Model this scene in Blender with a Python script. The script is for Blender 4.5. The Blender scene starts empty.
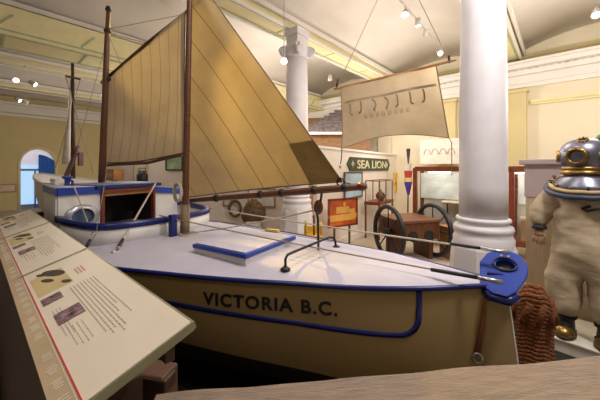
import bpy, math, random
from mathutils import Vector, Matrix, noise
random.seed(7)
PI=math.pi; R=math.radians
S=bpy.context.scene; COL=S.collection
# ---------------------------------------------------------------- camera, world, light
cam=bpy.data.cameras.new('camera'); cam.lens=17.4; cam.sensor_width=36; cam.clip_start=0.02; cam.clip_end=200
co=bpy.data.objects.new('camera',cam); COL.objects.link(co); co.location=(0,0,1.8); co.rotation_euler=(R(90),0,0); cam.shift_y=-.0533; S.camera=co
S.view_settings.view_transform='Standard'; S.view_settings.look='None'; S.view_settings.gamma=1
S.view_settings.use_curve_mapping=False; S.view_settings.exposure=0.12
w=bpy.data.worlds.new('world'); S.world=w; w.use_nodes=True
w.node_tree.nodes['Background'].inputs[0].default_value=(1,0.86,0.72,1); w.node_tree.nodes['Background'].inputs[1].default_value=0.15
UV=Matrix.Rotation(R(47.95),4,'Z')                      # the building's own axes
def bw(u,v,z=0): return UV@Vector((u,v,z))
def lamp(kind,loc,power,col=(1,.85,.66),target=None,size=.3,angle=60,blend=.6):
    l=bpy.data.lights.new('lamp_light',kind); l.energy=power; l.color=col
    if kind=='AREA': l.size=size
    else: l.shadow_soft_size=size
    if kind=='SPOT': l.spot_size=R(angle); l.spot_blend=blend
    o=bpy.data.objects.new('lamp_light',l); COL.objects.link(o); o.location=loc
    if target is not None: o.rotation_euler=(Vector(target)-Vector(loc)).to_track_quat('-Z','Y').to_euler()
    return o
lamp('AREA',(.1,2.6,4.45),40,(1,.92,.88),(.0,2.4,0),.9)          # area light added to brighten the deck, no fixture
lamp('AREA',(2.3,1.2,4.4),85,(1,.93,.88),(2.5,2.9,1.2),.5)          # area light added for the column and diving suit, no fixture
lamp('AREA',(-.9,.2,4.4),17,(1,.86,.72),(-.8,1.2,1.2),.6)         # area light added over the text panels, no fixture
for u,v,e in((5.6,5.5,125),(7.3,3.4,95),(3.0,8.5,45),(6.4,8.6,85),(6.6,-.8,170),(4.6,1.2,55),(1.5,12,22),(6,12,40)):  # point lamps added to fill walls and ceiling, without fixtures
    lamp('POINT',bw(u,v,3.2),e,(1,.89,.77),size=.35)

# ---------------------------------------------------------------- materials
MATS={}
def mat(name,col,rough=.6,metal=0,var=.12,scale=6,bump=0,bscale=40,emit=0,trans=0,spec=.5,coat=0,stretch=None):
    if name in MATS: return MATS[name]
    m=bpy.data.materials.new(name); m.use_nodes=True; nt=m.node_tree; b=nt.nodes['Principled BSDF']
    tc=nt.nodes.new('ShaderNodeTexCoord'); src=tc.outputs['Object']
    if stretch:
        mp=nt.nodes.new('ShaderNodeMapping'); mp.inputs['Scale'].default_value=stretch
        nt.links.new(src,mp.inputs[0]); src=mp.outputs[0]
    n=nt.nodes.new('ShaderNodeTexNoise'); n.inputs['Scale'].default_value=scale; n.inputs['Detail'].default_value=5
    nt.links.new(src,n.inputs['Vector'])
    r=nt.nodes.new('ShaderNodeValToRGB'); r.color_ramp.elements[0].position=.3; r.color_ramp.elements[1].position=.7
    lo=[max(0,c*(1-var)) for c in col]; hi=[min(1,c*(1+var)) for c in col]
    r.color_ramp.elements[0].color=(*lo,1); r.color_ramp.elements[1].color=(*hi,1)
    nt.links.new(n.outputs['Fac'],r.inputs[0]); nt.links.new(r.outputs[0],b.inputs['Base Color'])
    b.inputs['Roughness'].default_value=rough; b.inputs['Metallic'].default_value=metal
    b.inputs['Specular IOR Level'].default_value=spec; b.inputs['Coat Weight'].default_value=coat
    if trans: b.inputs['Transmission Weight'].default_value=trans; b.inputs['IOR'].default_value=1.05 if trans>=1 else 1.2
    if emit: b.inputs['Emission Color'].default_value=(*col,1); b.inputs['Emission Strength'].default_value=emit
    if bump:
        n2=nt.nodes.new('ShaderNodeTexNoise'); n2.inputs['Scale'].default_value=bscale; n2.inputs['Detail'].default_value=4
        bp=nt.nodes.new('ShaderNodeBump'); bp.inputs['Strength'].default_value=bump; bp.inputs['Distance'].default_value=.02
        nt.links.new(src,n2.inputs['Vector']); nt.links.new(n2.outputs['Fac'],bp.inputs['Height']); nt.links.new(bp.outputs[0],b.inputs['Normal'])
    MATS[name]=m; return m
def cloth(name,col,direc=None,spacing=.2,line=(.16,.1,.05),translucent=.5,width=.05):
    m=bpy.data.materials.new(name); m.use_nodes=True; nt=m.node_tree; N=nt.nodes; L=nt.links
    b=N['Principled BSDF']; b.inputs['Roughness'].default_value=.9; b.inputs['Specular IOR Level'].default_value=.1
    tc=N.new('ShaderNodeTexCoord'); n=N.new('ShaderNodeTexNoise'); n.inputs['Scale'].default_value=2.5; n.inputs['Detail'].default_value=6
    L.new(tc.outputs['Object'],n.inputs['Vector'])
    r=N.new('ShaderNodeValToRGB'); r.color_ramp.elements[0].position=.3; r.color_ramp.elements[1].position=.75
    r.color_ramp.elements[0].color=(*[c*.82 for c in col],1); r.color_ramp.elements[1].color=(*[min(1,c*1.08) for c in col],1)
    L.new(n.outputs['Fac'],r.inputs[0]); out=r.outputs[0]
    if direc:
        d=N.new('ShaderNodeVectorMath'); d.operation='DOT_PRODUCT'; d.inputs[1].default_value=direc; L.new(tc.outputs['Object'],d.inputs[0])
        k=N.new('ShaderNodeMath'); k.operation='DIVIDE'; k.inputs[1].default_value=spacing; L.new(d.outputs['Value'],k.inputs[0])
        f=N.new('ShaderNodeMath'); f.operation='FRACT'; L.new(k.outputs[0],f.inputs[0])
        g=N.new('ShaderNodeMath'); g.operation='LESS_THAN'; g.inputs[1].default_value=width; L.new(f.outputs[0],g.inputs[0])
        mx=N.new('ShaderNodeMixRGB'); mx.inputs[2].default_value=(*line,1); L.new(g.outputs[0],mx.inputs[0]); L.new(out,mx.inputs[1]); out=mx.outputs[0]
    L.new(out,b.inputs['Base Color'])
    t=N.new('ShaderNodeBsdfTranslucent'); L.new(out,t.inputs[0]); ms=N.new('ShaderNodeMixShader'); ms.inputs[0].default_value=translucent
    L.new(b.outputs[0],ms.inputs[1]); L.new(t.outputs[0],ms.inputs[2]); L.new(ms.outputs[0],N['Material Output'].inputs[0])
    w2=N.new('ShaderNodeTexNoise'); w2.inputs['Scale'].default_value=5; L.new(tc.outputs['Object'],w2.inputs['Vector'])
    bp=N.new('ShaderNodeBump'); bp.inputs['Strength'].default_value=.5; bp.inputs['Distance'].default_value=.05; L.new(w2.outputs['Fac'],bp.inputs['Height'])
    L.new(bp.outputs[0],b.inputs['Normal']); return m
def glassmat():
    m=bpy.data.materials.new('case_glass'); m.use_nodes=True; nt=m.node_tree; N=nt.nodes
    t=N.new('ShaderNodeBsdfTransparent'); t.inputs[0].default_value=(.93,.95,.95,1); g=N.new('ShaderNodeBsdfGlossy'); g.inputs['Roughness'].default_value=.03
    x=N.new('ShaderNodeMixShader'); x.inputs[0].default_value=.06
    nt.links.new(t.outputs[0],x.inputs[1]); nt.links.new(g.outputs[0],x.inputs[2]); nt.links.new(x.outputs[0],N['Material Output'].inputs[0]); return m
white=mat('white_paint',(.80,.77,.73),.5,var=.03,scale=1); colm=mat('column_paint',(.74,.72,.76),.55,var=.04)
ceil=mat('ceiling_plaster',(.80,.76,.72),.9,var=.05,scale=1.5,bump=.1)
olive=mat('olive_wall',(.66,.56,.30),.85,var=.05,scale=1); cream=mat('cream_wall',(.80,.72,.55),.85,var=.04,scale=1)
yellowbeam=mat('pale_yellow_beam',(.80,.72,.42),.8,var=.05); green=mat('sage_trim',(.42,.48,.30),.7)
pwall=mat('partition_white',(.80,.73,.66),.8,var=.04,scale=2)
blue=mat('blue_gloss_paint',(.008,.017,.15),.3,var=.2); bluelight=mat('bright_blue_paint',(.018,.055,.38),.3,var=.12)
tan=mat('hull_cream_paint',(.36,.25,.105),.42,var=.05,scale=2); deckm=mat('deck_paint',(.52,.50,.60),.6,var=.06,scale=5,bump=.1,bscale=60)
boatwhite=mat('boat_white_paint',(.74,.72,.70),.4,var=.05); black=mat('black_paint',(.012,.012,.014),.5)
antifoul=mat('black_bottom_paint',(.012,.011,.01),.7)
spar=mat('varnished_spar',(.14,.055,.025),.4,var=.3,scale=8,stretch=(1,1,8)); lightspar=mat('worn_spar_foot',(.28,.19,.11),.5,var=.25,scale=10)
brownwood=mat('brown_wood',(.12,.04,.018),.45,var=.3,scale=6,stretch=(6,1,1)); mahog=mat('mahogany',(.17,.035,.014),.35,var=.25,scale=6)
orangewood=mat('orange_wood',(.42,.20,.07),.5,var=.2); darkwood=mat('dark_wood',(.05,.025,.014),.55,var=.3)
rope=mat('white_rope',(.55,.48,.38),.9,var=.2,scale=120); rope2=mat('tan_wire',(.34,.27,.17),.6,var=.2,scale=60); thin=mat('grey_wire',(.32,.28,.22),.4,.5)
leather=mat('black_leather',(.02,.018,.02),.5); steel=mat('steel',(.55,.54,.52),.28,.9,var=.1)
brass=mat('aged_brass',(.30,.19,.06),.34,.9,var=.4,scale=15); pewter=mat('tinned_copper',(.17,.17,.22),.36,.8,var=.35,scale=8)
canvas=mat('diving_canvas',(.46,.37,.25),.85,var=.16,scale=5,bump=.55,bscale=3.2,stretch=(1,1,2.4))
for n_ in canvas.node_tree.nodes:
    if n_.type=='BUMP': n_.inputs['Distance'].default_value=.035
rubber=mat('blue_black_rubber',(.035,.045,.085),.5)
skin=mat('tan_glove',(.32,.20,.11),.6,var=.15); glass=glassmat(); darkglass=mat('dark_glass',(.02,.03,.03),.08)
floorm=mat('beige_carpet',(.50,.42,.33),.95,var=.08,scale=20,bump=.3,bscale=200); plinthm=mat('white_plinth',(.76,.72,.62),.6)
boardm=mat('panel_board',(.78,.70,.58),.45,var=.03); stripm=mat('caption_strip',(.50,.38,.24),.6,var=.08); edgem=mat('panel_edge',(.28,.27,.16),.4)
redm=mat('red_line',(.55,.04,.03),.5); ink=mat('print_ink',(.42,.36,.30),.8); inkwhite=mat('white_print',(.75,.7,.6),.7)
ledgem=mat('rail_timber',(.245,.18,.13),.6,var=.22,scale=9,bump=.5,bscale=30,stretch=(1,7,7))
manila=mat('brown_rope',(.24,.085,.03),.9,var=.3,scale=60,bump=1,bscale=70)
yellow=mat('yellow_paint',(.75,.5,.06),.6); mauve=mat('mauve_paint',(.42,.34,.35),.7,var=.04)

# ---------------------------------------------------------------- mesh helpers
class MB:
    def __init__(s): s.v=[]; s.f=[]; s.sm=[]; s.mi=[]; s.m=0
    def add(s,vs,fs,smooth=False):
        b=len(s.v); s.v+= [tuple(v) for v in vs]
        for f in fs: s.f.append([b+i for i in f]); s.sm.append(smooth); s.mi.append(s.m)
        return s
    def box(s,c,d,rot=None):
        x,y,z=[k/2 for k in d]; vs=[Vector((a*x,b*y,e*z)) for a in(-1,1) for b in(-1,1) for e in(-1,1)]
        if rot is not None:
            if not isinstance(rot,Matrix): rot=Matrix.Rotation(rot,3,'Z')
            vs=[rot@q for q in vs]
        c=Vector(c); return s.add([q+c for q in vs],[(0,1,3,2),(4,6,7,5),(0,4,5,1),(2,3,7,6),(0,2,6,4),(1,5,7,3)])
    def tube(s,pts,r,n=8,closed=False,cap=True):
        pts=[Vector(p) for p in pts]; k=len(pts); rs=r if isinstance(r,(list,tuple)) else [r]*k; rings=[]
        prev=None
        for i,p in enumerate(pts):
            if closed: t=pts[(i+1)%k]-pts[i-1]
            else: t=pts[min(i+1,k-1)]-pts[max(i-1,0)]
            t.normalize()
            if prev is None: a=Vector((0,0,1)) if abs(t.z)<.9 else Vector((1,0,0)); a=(a-t*a.dot(t)).normalized()
            else: a=(prev-t*prev.dot(t)).normalized()
            prev=a; b=t.cross(a); rings.append([p+(a*math.cos(2*PI*j/n)+b*math.sin(2*PI*j/n))*rs[i] for j in range(n)])
        vs=[q for rg in rings for q in rg]; fs=[]
        for i in range(k if closed else k-1):
            i2=(i+1)%k
            for j in range(n): fs.append((i*n+j,i*n+(j+1)%n,i2*n+(j+1)%n,i2*n+j))
        s.add(vs,fs,True)
        if cap and not closed: b=len(s.v)-len(vs); s.f+= [[b+j for j in range(n)][::-1],[b+(k-1)*n+j for j in range(n)]]; s.sm+=[False]*2; s.mi+=[s.m]*2
        return s
    def lathe(s,prof,n=24,M=None,cap=True,sy=1,smooth=True):
        vs=[];k=len(prof)
        for r,z in prof:
            for j in range(n): vs.append(Vector((r*math.cos(2*PI*j/n),sy*r*math.sin(2*PI*j/n),z)))
        if M is not None: vs=[M@q for q in vs]
        fs=[(i*n+j,i*n+(j+1)%n,(i+1)*n+(j+1)%n,(i+1)*n+j) for i in range(k-1) for j in range(n)]
        s.add(vs,fs,smooth)
        if cap: b=len(s.v)-len(vs); s.f+=[[b+j for j in range(n)][::-1],[b+(k-1)*n+j for j in range(n)]]; s.sm+=[False]*2; s.mi+=[s.m]*2
        return s
    def prism(s,poly,t,M=None):           # poly in xz plane, thickness t along +y
        k=len(poly); vs=[Vector((x,0,z)) for x,z in poly]+[Vector((x,t,z)) for x,z in poly]
        if M is not None: vs=[M@q for q in vs]
        return s.add(vs,[list(range(k)),list(range(k,2*k))[::-1]]+[(i,k+i,k+(i+1)%k,(i+1)%k) for i in range(k)])
    def grid(s,fn,nu,nv,smooth=True):
        vs=[fn(i/nu,j/nv) for i in range(nu+1) for j in range(nv+1)]
        return s.add(vs,[(i*(nv+1)+j,(i+1)*(nv+1)+j,(i+1)*(nv+1)+j+1,i*(nv+1)+j+1) for i in range(nu) for j in range(nv)],smooth)
    def text(s,string,size,fn,ext=.004,offset=.0,spacing=1.0):     # fn maps (x,y,depth) of flat lettering to a point
        c=bpy.data.curves.new('lettering','FONT'); c.body=string; c.size=size; c.extrude=ext; c.offset=offset; c.space_character=spacing
        o=bpy.data.objects.new('lettering',c); COL.objects.link(o); me=o.to_mesh()
        s.add([fn(*v.co) for v in me.vertices],[list(p.vertices) for p in me.polygons]); o.to_mesh_clear()
        bpy.data.objects.remove(o); bpy.data.curves.remove(c); return s
def ob(name,mb,mats,parent=None,loc=None,rot=0,bevel=0,solid=0,sub=0):
    me=bpy.data.meshes.new(name); me.from_pydata(mb.v,[],mb.f)
    mats=mats if isinstance(mats,list) else [mats]
    for m in mats: me.materials.append(m)
    me.polygons.foreach_set('use_smooth',mb.sm); me.polygons.foreach_set('material_index',mb.mi); me.update()
    o=bpy.data.objects.new(name,me); COL.objects.link(o)
    if parent: o.parent=parent
    if loc is not None: o.location=loc
    o.rotation_euler=(0,0,rot)
    if solid: k=o.modifiers.new('thick','SOLIDIFY'); k.thickness=solid; k.offset=0
    if bevel: k=o.modifiers.new('bevel','BEVEL'); k.width=bevel; k.segments=2; k.limit_method='ANGLE'
    if sub: k=o.modifiers.new('sub','SUBSURF'); k.levels=sub; k.render_levels=sub
    return o
def tag(o,label,cat,group=None,kind=None):
    if label: o['label']=label
    if cat: o['category']=cat
    if group: o['group']=group
    if kind: o['kind']=kind
    return o
def thing(name,label,cat,loc=(0,0,0),rot=0,group=None):
    o=bpy.data.objects.new(name,None); COL.objects.link(o); o.location=loc; o.rotation_euler=(0,0,rot); o.empty_display_size=.1
    return tag(o,label,cat,group)
def struct(name,mb,m,**k): o=ob(name,mb,m,**k); o['kind']='structure'; return o
def tree(o,parent=None):
    c=o.copy(); COL.objects.link(c)
    if parent: c.parent=parent
    for ch in [q for q in bpy.data.objects if q.parent==o]: tree(ch,c)
    return c
def frames(pts):
    out=[]
    return out
def lerp(xs,ys,x):
    if x<=xs[0]: return ys[0]
    for i in range(len(xs)-1):
        if x<=xs[i+1]: return ys[i]+(ys[i+1]-ys[i])*(x-xs[i])/(xs[i+1]-xs[i])
    return ys[-1]
def arcpts(c,r,a0,a1,n): return [(c[0]+r*math.cos(a0+(a1-a0)*i/n),c[1]+r*math.sin(a0+(a1-a0)*i/n)) for i in range(n+1)]
TH=R(47.95)

# ---------------------------------------------------------------- the room (U along the beams, V across them)
U0,U1,V0,V1=-5,9.5,-5.5,17.3
struct('floor',MB().box(((U0+U1)/2,(V0+V1)/2,-.05),(U1-U0,V1-V0,.1)),floorm,rot=TH)
beams=[-2.3,1.0,4.25,7.6,10.95,14.2]
def vault(v):
    k=((v-1.0)/3.3)%1; return 4.72+.42*math.sin(PI*k)**.8
struct('trim_15',MB().box((2.9,0,.006),(7.5,2.9,.012)),mat('bay_floor_shade',(.02,.016,.012),.9),loc=(1.5,1.9,0),rot=math.atan2(.4253,-.905))  # dark sheet; the shade under the boat is put into its colour
struct('ceiling',MB().grid(lambda a,b:Vector((U0+(U1-U0)*a,V0+(V1-V0)*b,vault(V0+(V1-V0)*b))),2,160),ceil,rot=TH,solid=.02)
for i,v in enumerate(beams):
    m=MB(); L=U1-U0; c=(U0+U1)/2
    m.box((c,v,4.68),(L,.46,.16)); m.m=1
    for s in(-1,1): m.box((c,v+s*.235,4.585),(L,.05,.04)); m.box((c,v+s*.30,4.74),(L,.05,.09))
    m.m=2
    for s in(-1,1): m.box((c,v+s*.16,4.597),(L,.025,.012))
    for k in range(9): m.box((U0+.9+k*1.65,v,4.597),(.03,.32,.012))
    if i==3:
        m.m=0; m.box((c,v,4.38),(L,.86,.50)); m.m=2
        for k in range(12): m.box((U0+.5+k*1.2,v,4.125),(.035,.7,.012)); m.box((U0+.5+k*1.2,v-.435,4.36),(.035,.012,.34),Matrix.Rotation(R(40),3,'Y'))
        for s_ in(-1,1): m.box((c,v+s_*.39,4.12),(L,.03,.02)); m.box((c,v+s_*.435,4.2),(L,.012,.03))
    struct('trim_%d'%(i+1),m,[yellowbeam,white,green],rot=TH)
# right wall with cornice, frieze and ledge
m=MB(); m.box((U1+.1,(V0+V1)/2,2.65),(.2,V1-V0,5.3)); struct('wall_right',m,cream,rot=TH)
m=MB(); L=V1-V0; c=(V0+V1)/2; x=U1
m.box((x-.06,c,4.08),(.12,L,.2)); m.box((x-.12,c,4.24),(.24,L,.13)); m.box((x-.2,c,4.36),(.40,L,.10)); m.box((x-.24,c,4.44),(.48,L,.06)); m.box((x-.04,c,3.93),(.08,L,.1))
m.m=1
k=V0+.5
while k<10: m.box((x-.19,k,4.295),(.10,.06,.03)); k+=.14
struct('trim_7',m,[white,mauve],rot=TH)
struct('trim_8',MB().box((x-.03,c,4.6),(.06,L,.26)),olive,rot=TH)
struct('trim_9',MB().box((x-.05,-2.0,3.50),(.10,5.2,.07)).box((x-.03,-2.0,3.44),(.06,5.2,.06)),[yellowbeam],rot=TH,bevel=.01)
for i,(va,vb,z) in enumerate([(.66,1.25,3.75),(2.3,2.75,3.75),(4.3,4.75,3.9)]):
    struct('trim_%d'%(10+i),MB().box((x-.09,(va+vb)/2,z/2),(.18,vb-va,z)).box((x-.12,(va+vb)/2,z+.03),(.24,vb-va+.08,.08)),[olive if i!=2 else cream],rot=TH)
# left wall with an arched doorway
dr=.62
DU=1.78
m=MB(); zt=5.3
m.box(((U0+DU-dr)/2,V1+.15,zt/2),(DU-dr-U0,.3,zt)); m.box(((DU+dr+U1)/2,V1+.15,zt/2),(U1-DU-dr,.3,zt))
poly=[(DU-dr,zt)]+[(DU-dr*math.cos(PI*i/20),1.95+.74*math.sin(PI*i/20)) for i in range(21)]+[(DU+dr,zt)]
m.prism(poly,.3,Matrix.Translation((0,V1,0)))
struct('wall_left',m,olive,rot=TH)
m=MB(); arch=[(DU-dr*math.cos(PI*i/20),1.95+.74*math.sin(PI*i/20)) for i in range(21)]
m.tube([(DU-dr,V1+.02,0)]+[(a,V1+.02,b) for a,b in arch]+[(DU+dr,V1+.02,0)],.06,8); struct('trim_13',m,yellowbeam,rot=TH)
m=MB(); L=U1-U0; c=(U0+U1)/2
m.box((c,V1-.1,4.30),(L,.2,.35)); m.box((c,V1-.2,4.5),(L,.4,.1)); m.box((c,V1-.05,4.05),(L,.1,.12)); struct('trim_14',m,white,rot=TH)
# glazed arched door
m=MB()
for xx in(DU-dr+.04,DU-.08,DU+dr-.04): m.box((xx,V1+.22,.87),(.06,.06,1.74))
m.box((DU,V1+.22,1.72),(2*dr,.08,.09)); m.box((DU,V1+.22,.1),(2*dr,.06,.2))
struct('door_1',m,mat('blue_grey_frame',(.2,.28,.42),.5),rot=TH)
day=mat('daylit_glass',(.42,.66,.95),.3,emit=.75,var=.25,scale=1.2); day2=mat('daylit_fanlight',(.62,.60,.72),.3,emit=.55,var=.1,scale=2)
m=MB(); m.box((DU,V1+.29,.98),(2*dr,.02,1.95)); struct('window_1',m,day,rot=TH)
m=MB(); m.prism([(DU-dr,1.95)]+arch+[(DU+dr,1.95)],.02,Matrix.Translation((0,V1+.27,0))); struct('window_2',m,day2,rot=TH)
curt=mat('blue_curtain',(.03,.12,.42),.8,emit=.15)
m=MB(); m.grid(lambda a,b:Vector((DU+.02+.56*a,V1+.10+.03*math.sin(a*40),.05+2.35*b*(1-.12*a*a))),40,4)
tag(ob('door_curtain',m,curt,loc=(0,0,0),rot=TH),'blue folded curtain hanging in the right half of the arched doorway','curtain')
t=thing('wall_plaque','small pale pink notice plaque on the olive wall left of the arched doorway','plaque',bw(.72,V1-.03,.95),TH)
ob('frame',MB().box((0,0,0),(.72,.04,.34)),mat('pink_frame',(.40,.25,.2),.6),t); ob('card',MB().box((0,-.025,0),(.64,.02,.26)),mat('pink_card',(.7,.55,.45),.6),t)

# ---------------------------------------------------------------- columns
def column(loc,label):
    t=thing('column',label,'column',loc,TH,'white ionic columns')
    prof=[(.232,1.22),(.228,1.6),(.225,2.4),(.215,3.4),(.203,3.98)]
    ob('shaft',MB().lathe(prof,40),colm,t)
    pr=[(.31,.0),(.31,.95),(.315,1.05),(.30,1.07),(.292,1.11),(.30,1.125),(.312,1.15),(.30,1.18),(.262,1.195),(.262,1.215),(.275,1.225),(.285,1.245),(.275,1.265),(.234,1.275)]
    pr=[(r*.92,z) for r,z in pr]
    ob('base',MB().lathe(pr,40),colm,t)
    ob('pedestal',MB().lathe([(.35,0),(.35,.5),(.31,.95),(.29,1.0)],8,smooth=False),colm,t)
    m=MB().lathe([(.205,3.95),(.225,3.965),(.225,3.99),(.205,4.0),(.205,4.10),(.215,4.17),(.215,4.2)],32)
    m.box((0,0,4.22),(.36,.36,.04)).box((0,0,4.32),(.30,.30,.18)).box((0,0,4.47),(.36,.36,.14)); ob('capital',m,colm,t,bevel=.006)
    for sx in(-1,1):
        for sy in(-1,1):
            m=MB(); d=Vector((sx,sy,0)).normalized(); q=Vector((-d.y,d.x,0))
            sp=[]
            for i in range(40):
                a=i/39*2.3*2*PI; r=.105*(1-i/39*.85); sp.append(Vector((0,0,4.11))+d*(.25+r*math.cos(a))+Vector((0,0,r*math.sin(a))))
            for k_ in(-1,1): m.tube([p_+q*.035*k_ for p_ in sp],[.020*(1-i/60) for i in range(40)],6)
            m.lathe([(.10,-.033),(.10,.033)],18,Matrix.Translation(Vector((0,0,4.11))+d*.25)@q.to_track_quat('Z','Y').to_matrix().to_4x4())
            ob('volute',m,colm,t)
    return t
column((1.99,3.16,0),'large white round column close behind the pointed blue boat end')
column((-.06,5.8,0),'farther white column with scrolled capital rising behind the big tan sail')

# ---------------------------------------------------------------- THE YAWL.  local x = forward along the keel, y = towards the viewer's side
BA=math.atan2(.4253,-.905)
boat=thing('yawl','cream-hulled sailing yawl with blue trim, two masts and VICTORIA B.C. on its side','sailboat',(1.302,1.862,0),BA)
SX=[-.01,.19,.37,.59,.88,1.2,1.52,1.88,2.29,2.64,3.2,3.7,4.0,4.4,4.8,5.15,5.3]
SB=[.012,.12,.23,.33,.45,.53,.63,.72,.80,.87,.92,.86,.75,.56,.34,.12,.015]
def bm(s): # smoothed
    return sum(lerp(SX,SB,s+d) for d in(-.12,-.06,0,.06,.12))/5 if .2<s<5.1 else lerp(SX,SB,s)
def zs(s): return 1.05+.02*max(0,(.6-s))+.02*max(0,s-3.5)**1.3
def half(s,z):
    t=min(1,max(0,(zs(s)-z)/(zs(s)-.08))); return bm(s)*(1-t**3.2)**.62
def rake(s,z): return s-.12*(zs(s)-z)*max(0,1-s/1.5)+ (-.4*(zs(s)-z)*max(0,(s-4)/1.2) if s>4 else 0)
stn=[-.01,.04,.1]+[.19+.12*i for i in range(42)]+[5.28]
def hullgrid(zf,nz):
    m=MB()
    for sg in(1,-1): m.grid(lambda a,b:(lambda s:(lambda z:Vector((rake(s,z),sg*half(s,z),z)))(zf(s,b)))(stn[int(round(a*(len(stn)-1)))]),len(stn)-1,nz)
    return m
WL=.50
def WLf(s): return min(.56,max(.34,.52+.11*(s-2)))
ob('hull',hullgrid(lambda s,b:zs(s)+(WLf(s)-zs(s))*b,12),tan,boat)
ob('painted_bottom',hullgrid(lambda s,b:WLf(s)+(.08-WLf(s))*b**.8,10),antifoul,boat)
ob('keel',MB().box((2.6,0,.07),(3.4,.1,.12)),antifoul,boat)
def zdeck(s,y): 
    b=max(.02,bm(s)); return zs(s)+.06*(1-min(1,abs(y)/b)**4)*min(1,b/.4)
def cut(s,y): return 2.95<s<3.45 and abs(y-.1)<.5
m=MB(); m.grid(lambda a,b:(lambda s:Vector((s,(2*b-1)*bm(s),zdeck(s,(2*b-1)*bm(s)))))(stn[int(round(a*(len(stn)-1)))]),len(stn)-1,14); ob('deck',m,deckm,boat)
m=MB()
for sg in(1,-1): m.tube([(s,sg*(bm(s)+.006),zs(s)-.004) for s in stn if s>.02],.017,8)
ob('rubbing_strake',m,blue,boat)
ob('stem_band',MB().tube([(rake(-.01,z)-.006,0,z) for z in [1.04,.9,.76,.6,.4,.2]],.009,6),boatwhite,boat)
# blue cove stripe along the topsides, turning up near the stern
def ribbon(pts,wd,off,sg):
    m=MB(); pts=[Vector((a,b)) for a,b in pts]; top=[];bot=[]
    for i,p in enumerate(pts):
        t=(pts[min(i+1,len(pts)-1)]-pts[max(i-1,0)]).normalized(); n=Vector((-t.y,t.x))*wd/2
        for q,l in((p+n,top),(p-n,bot)): l.append(Vector((rake(q.x,q.y),sg*(half(q.x,q.y)+off),q.y)))
    k=len(pts); m.add(top+bot,[(i,i+1,k+i+1,k+i) for i in range(k-1)],True); return m
cp=[(4.9-.1*i,.865) for i in range(23)]+[(2.6-.1*i,.865-.0057*i) for i in range(19)]
corner=[(.70,.756)]+[(.62-.12*math.sin(R(a)),.875-.12*math.cos(R(a))) for a in range(0,91,10)]+[(.49,.95),(.485,1.04)]
for sg in(1,-1): ob('cove_stripe',ribbon(cp+corner,.032,.003,sg),blue,boat,solid=.004)
# lettering
for sg in(1,):
    m=MB(); x0=1.84
    def put(x,y,d): s=x0-x; z=.862+y; return Vector((rake(s,z),half(s,z)+.003+d,z))
    m.text('VICTORIA B.C.',.118,put,.002,.0032,1.16); ob('name_lettering',m,black,boat)
ob('mast_post',MB().box((2.80,.13,1.20),(.05,.07,.26)),blue,boat,bevel=.006)
# hatch with blue rim
hp=[(2.2,.44),(1.64,.50),(1.57,-.16),(2.2,-.20)]
def slab(poly,z0,z1):
    k=len(poly); return MB().add([Vector((a,b,z0)) for a,b in poly]+[Vector((a,b,z1)) for a,b in poly],[list(range(k))[::-1],list(range(k,2*k))]+[(i,(i+1)%k,k+(i+1)%k,k+i) for i in range(k)])
h=ob('deck_hatch',slab(hp,1.09,1.145),boatwhite,boat)
cxy=Vector((1.9,.15)); 
def grow(poly,f): return [tuple(cxy+(Vector(p)-cxy)*f) for p in poly]
m=slab(grow(hp,1.035),1.140,1.172); ob('hatch_rim',m,bluelight,h,bevel=.006); ob('hatch_lid',slab(grow(hp,.96),1.172,1.180),deckm,h)
# bent black grab bar over the deck
b=ob('grab_bar',MB().tube([(1.34,.45,1.08),(1.345,.44,1.16),(1.34,.42,1.185),(1.32,.38,1.195),(1.22,-.12,1.205),(1.205,-.17,1.195),(1.19,-.19,1.17),(1.18,-.2,1.09)],.010,8),black,boat)
ob('foot_plate',MB().lathe([(.035,1.068),(.035,1.078),(.02,1.09)],14,Matrix.Translation((1.34,.45,.02))),black,b)
ob('foot_plate',MB().lathe([(.035,1.07),(.035,1.08),(.02,1.09)],14,Matrix.Translation((1.18,-.2,.03))),black,b)
# coaming
P=[(3.70,.70,1.34),(3.55,.715,1.33),(3.42,.71,1.32),(3.28,.685,1.305),(3.18,.64,1.295),(3.10,.56,1.29),(3.045,.46,1.29),(3.0,.33,1.29),(2.96,.18,1.29),(2.945,.04,1.29),(2.94,-.10,1.29),(2.94,-.25,1.29),(2.945,-.38,1.29),(2.965,-.48,1.29),(3.0,-.57,1.29),(3.06,-.65,1.295),(3.15,-.70,1.30),(3.3,-.73,1.31),(3.5,-.74,1.33),(3.7,-.74,1.34)]
k=len(P); m=MB(); m.add([Vector((a,b,1.07)) for a,b,c in P]+[Vector((a,b,c-.05)) for a,b,c in P],[(i,i+1,k+i+1,k+i) for i in range(k-1)],True)
c=ob('cockpit_coaming',m,boatwhite,boat,solid=.03)
m=MB(); m.add([Vector((a,b,c_-.055)) for a,b,c_ in P]+[Vector((a,b,c_)) for a,b,c_ in P],[(i,i+1,k+i+1,k+i) for i in range(k-1)],True); ob('coaming_cap',m,blue,c,solid=.05)
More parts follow.
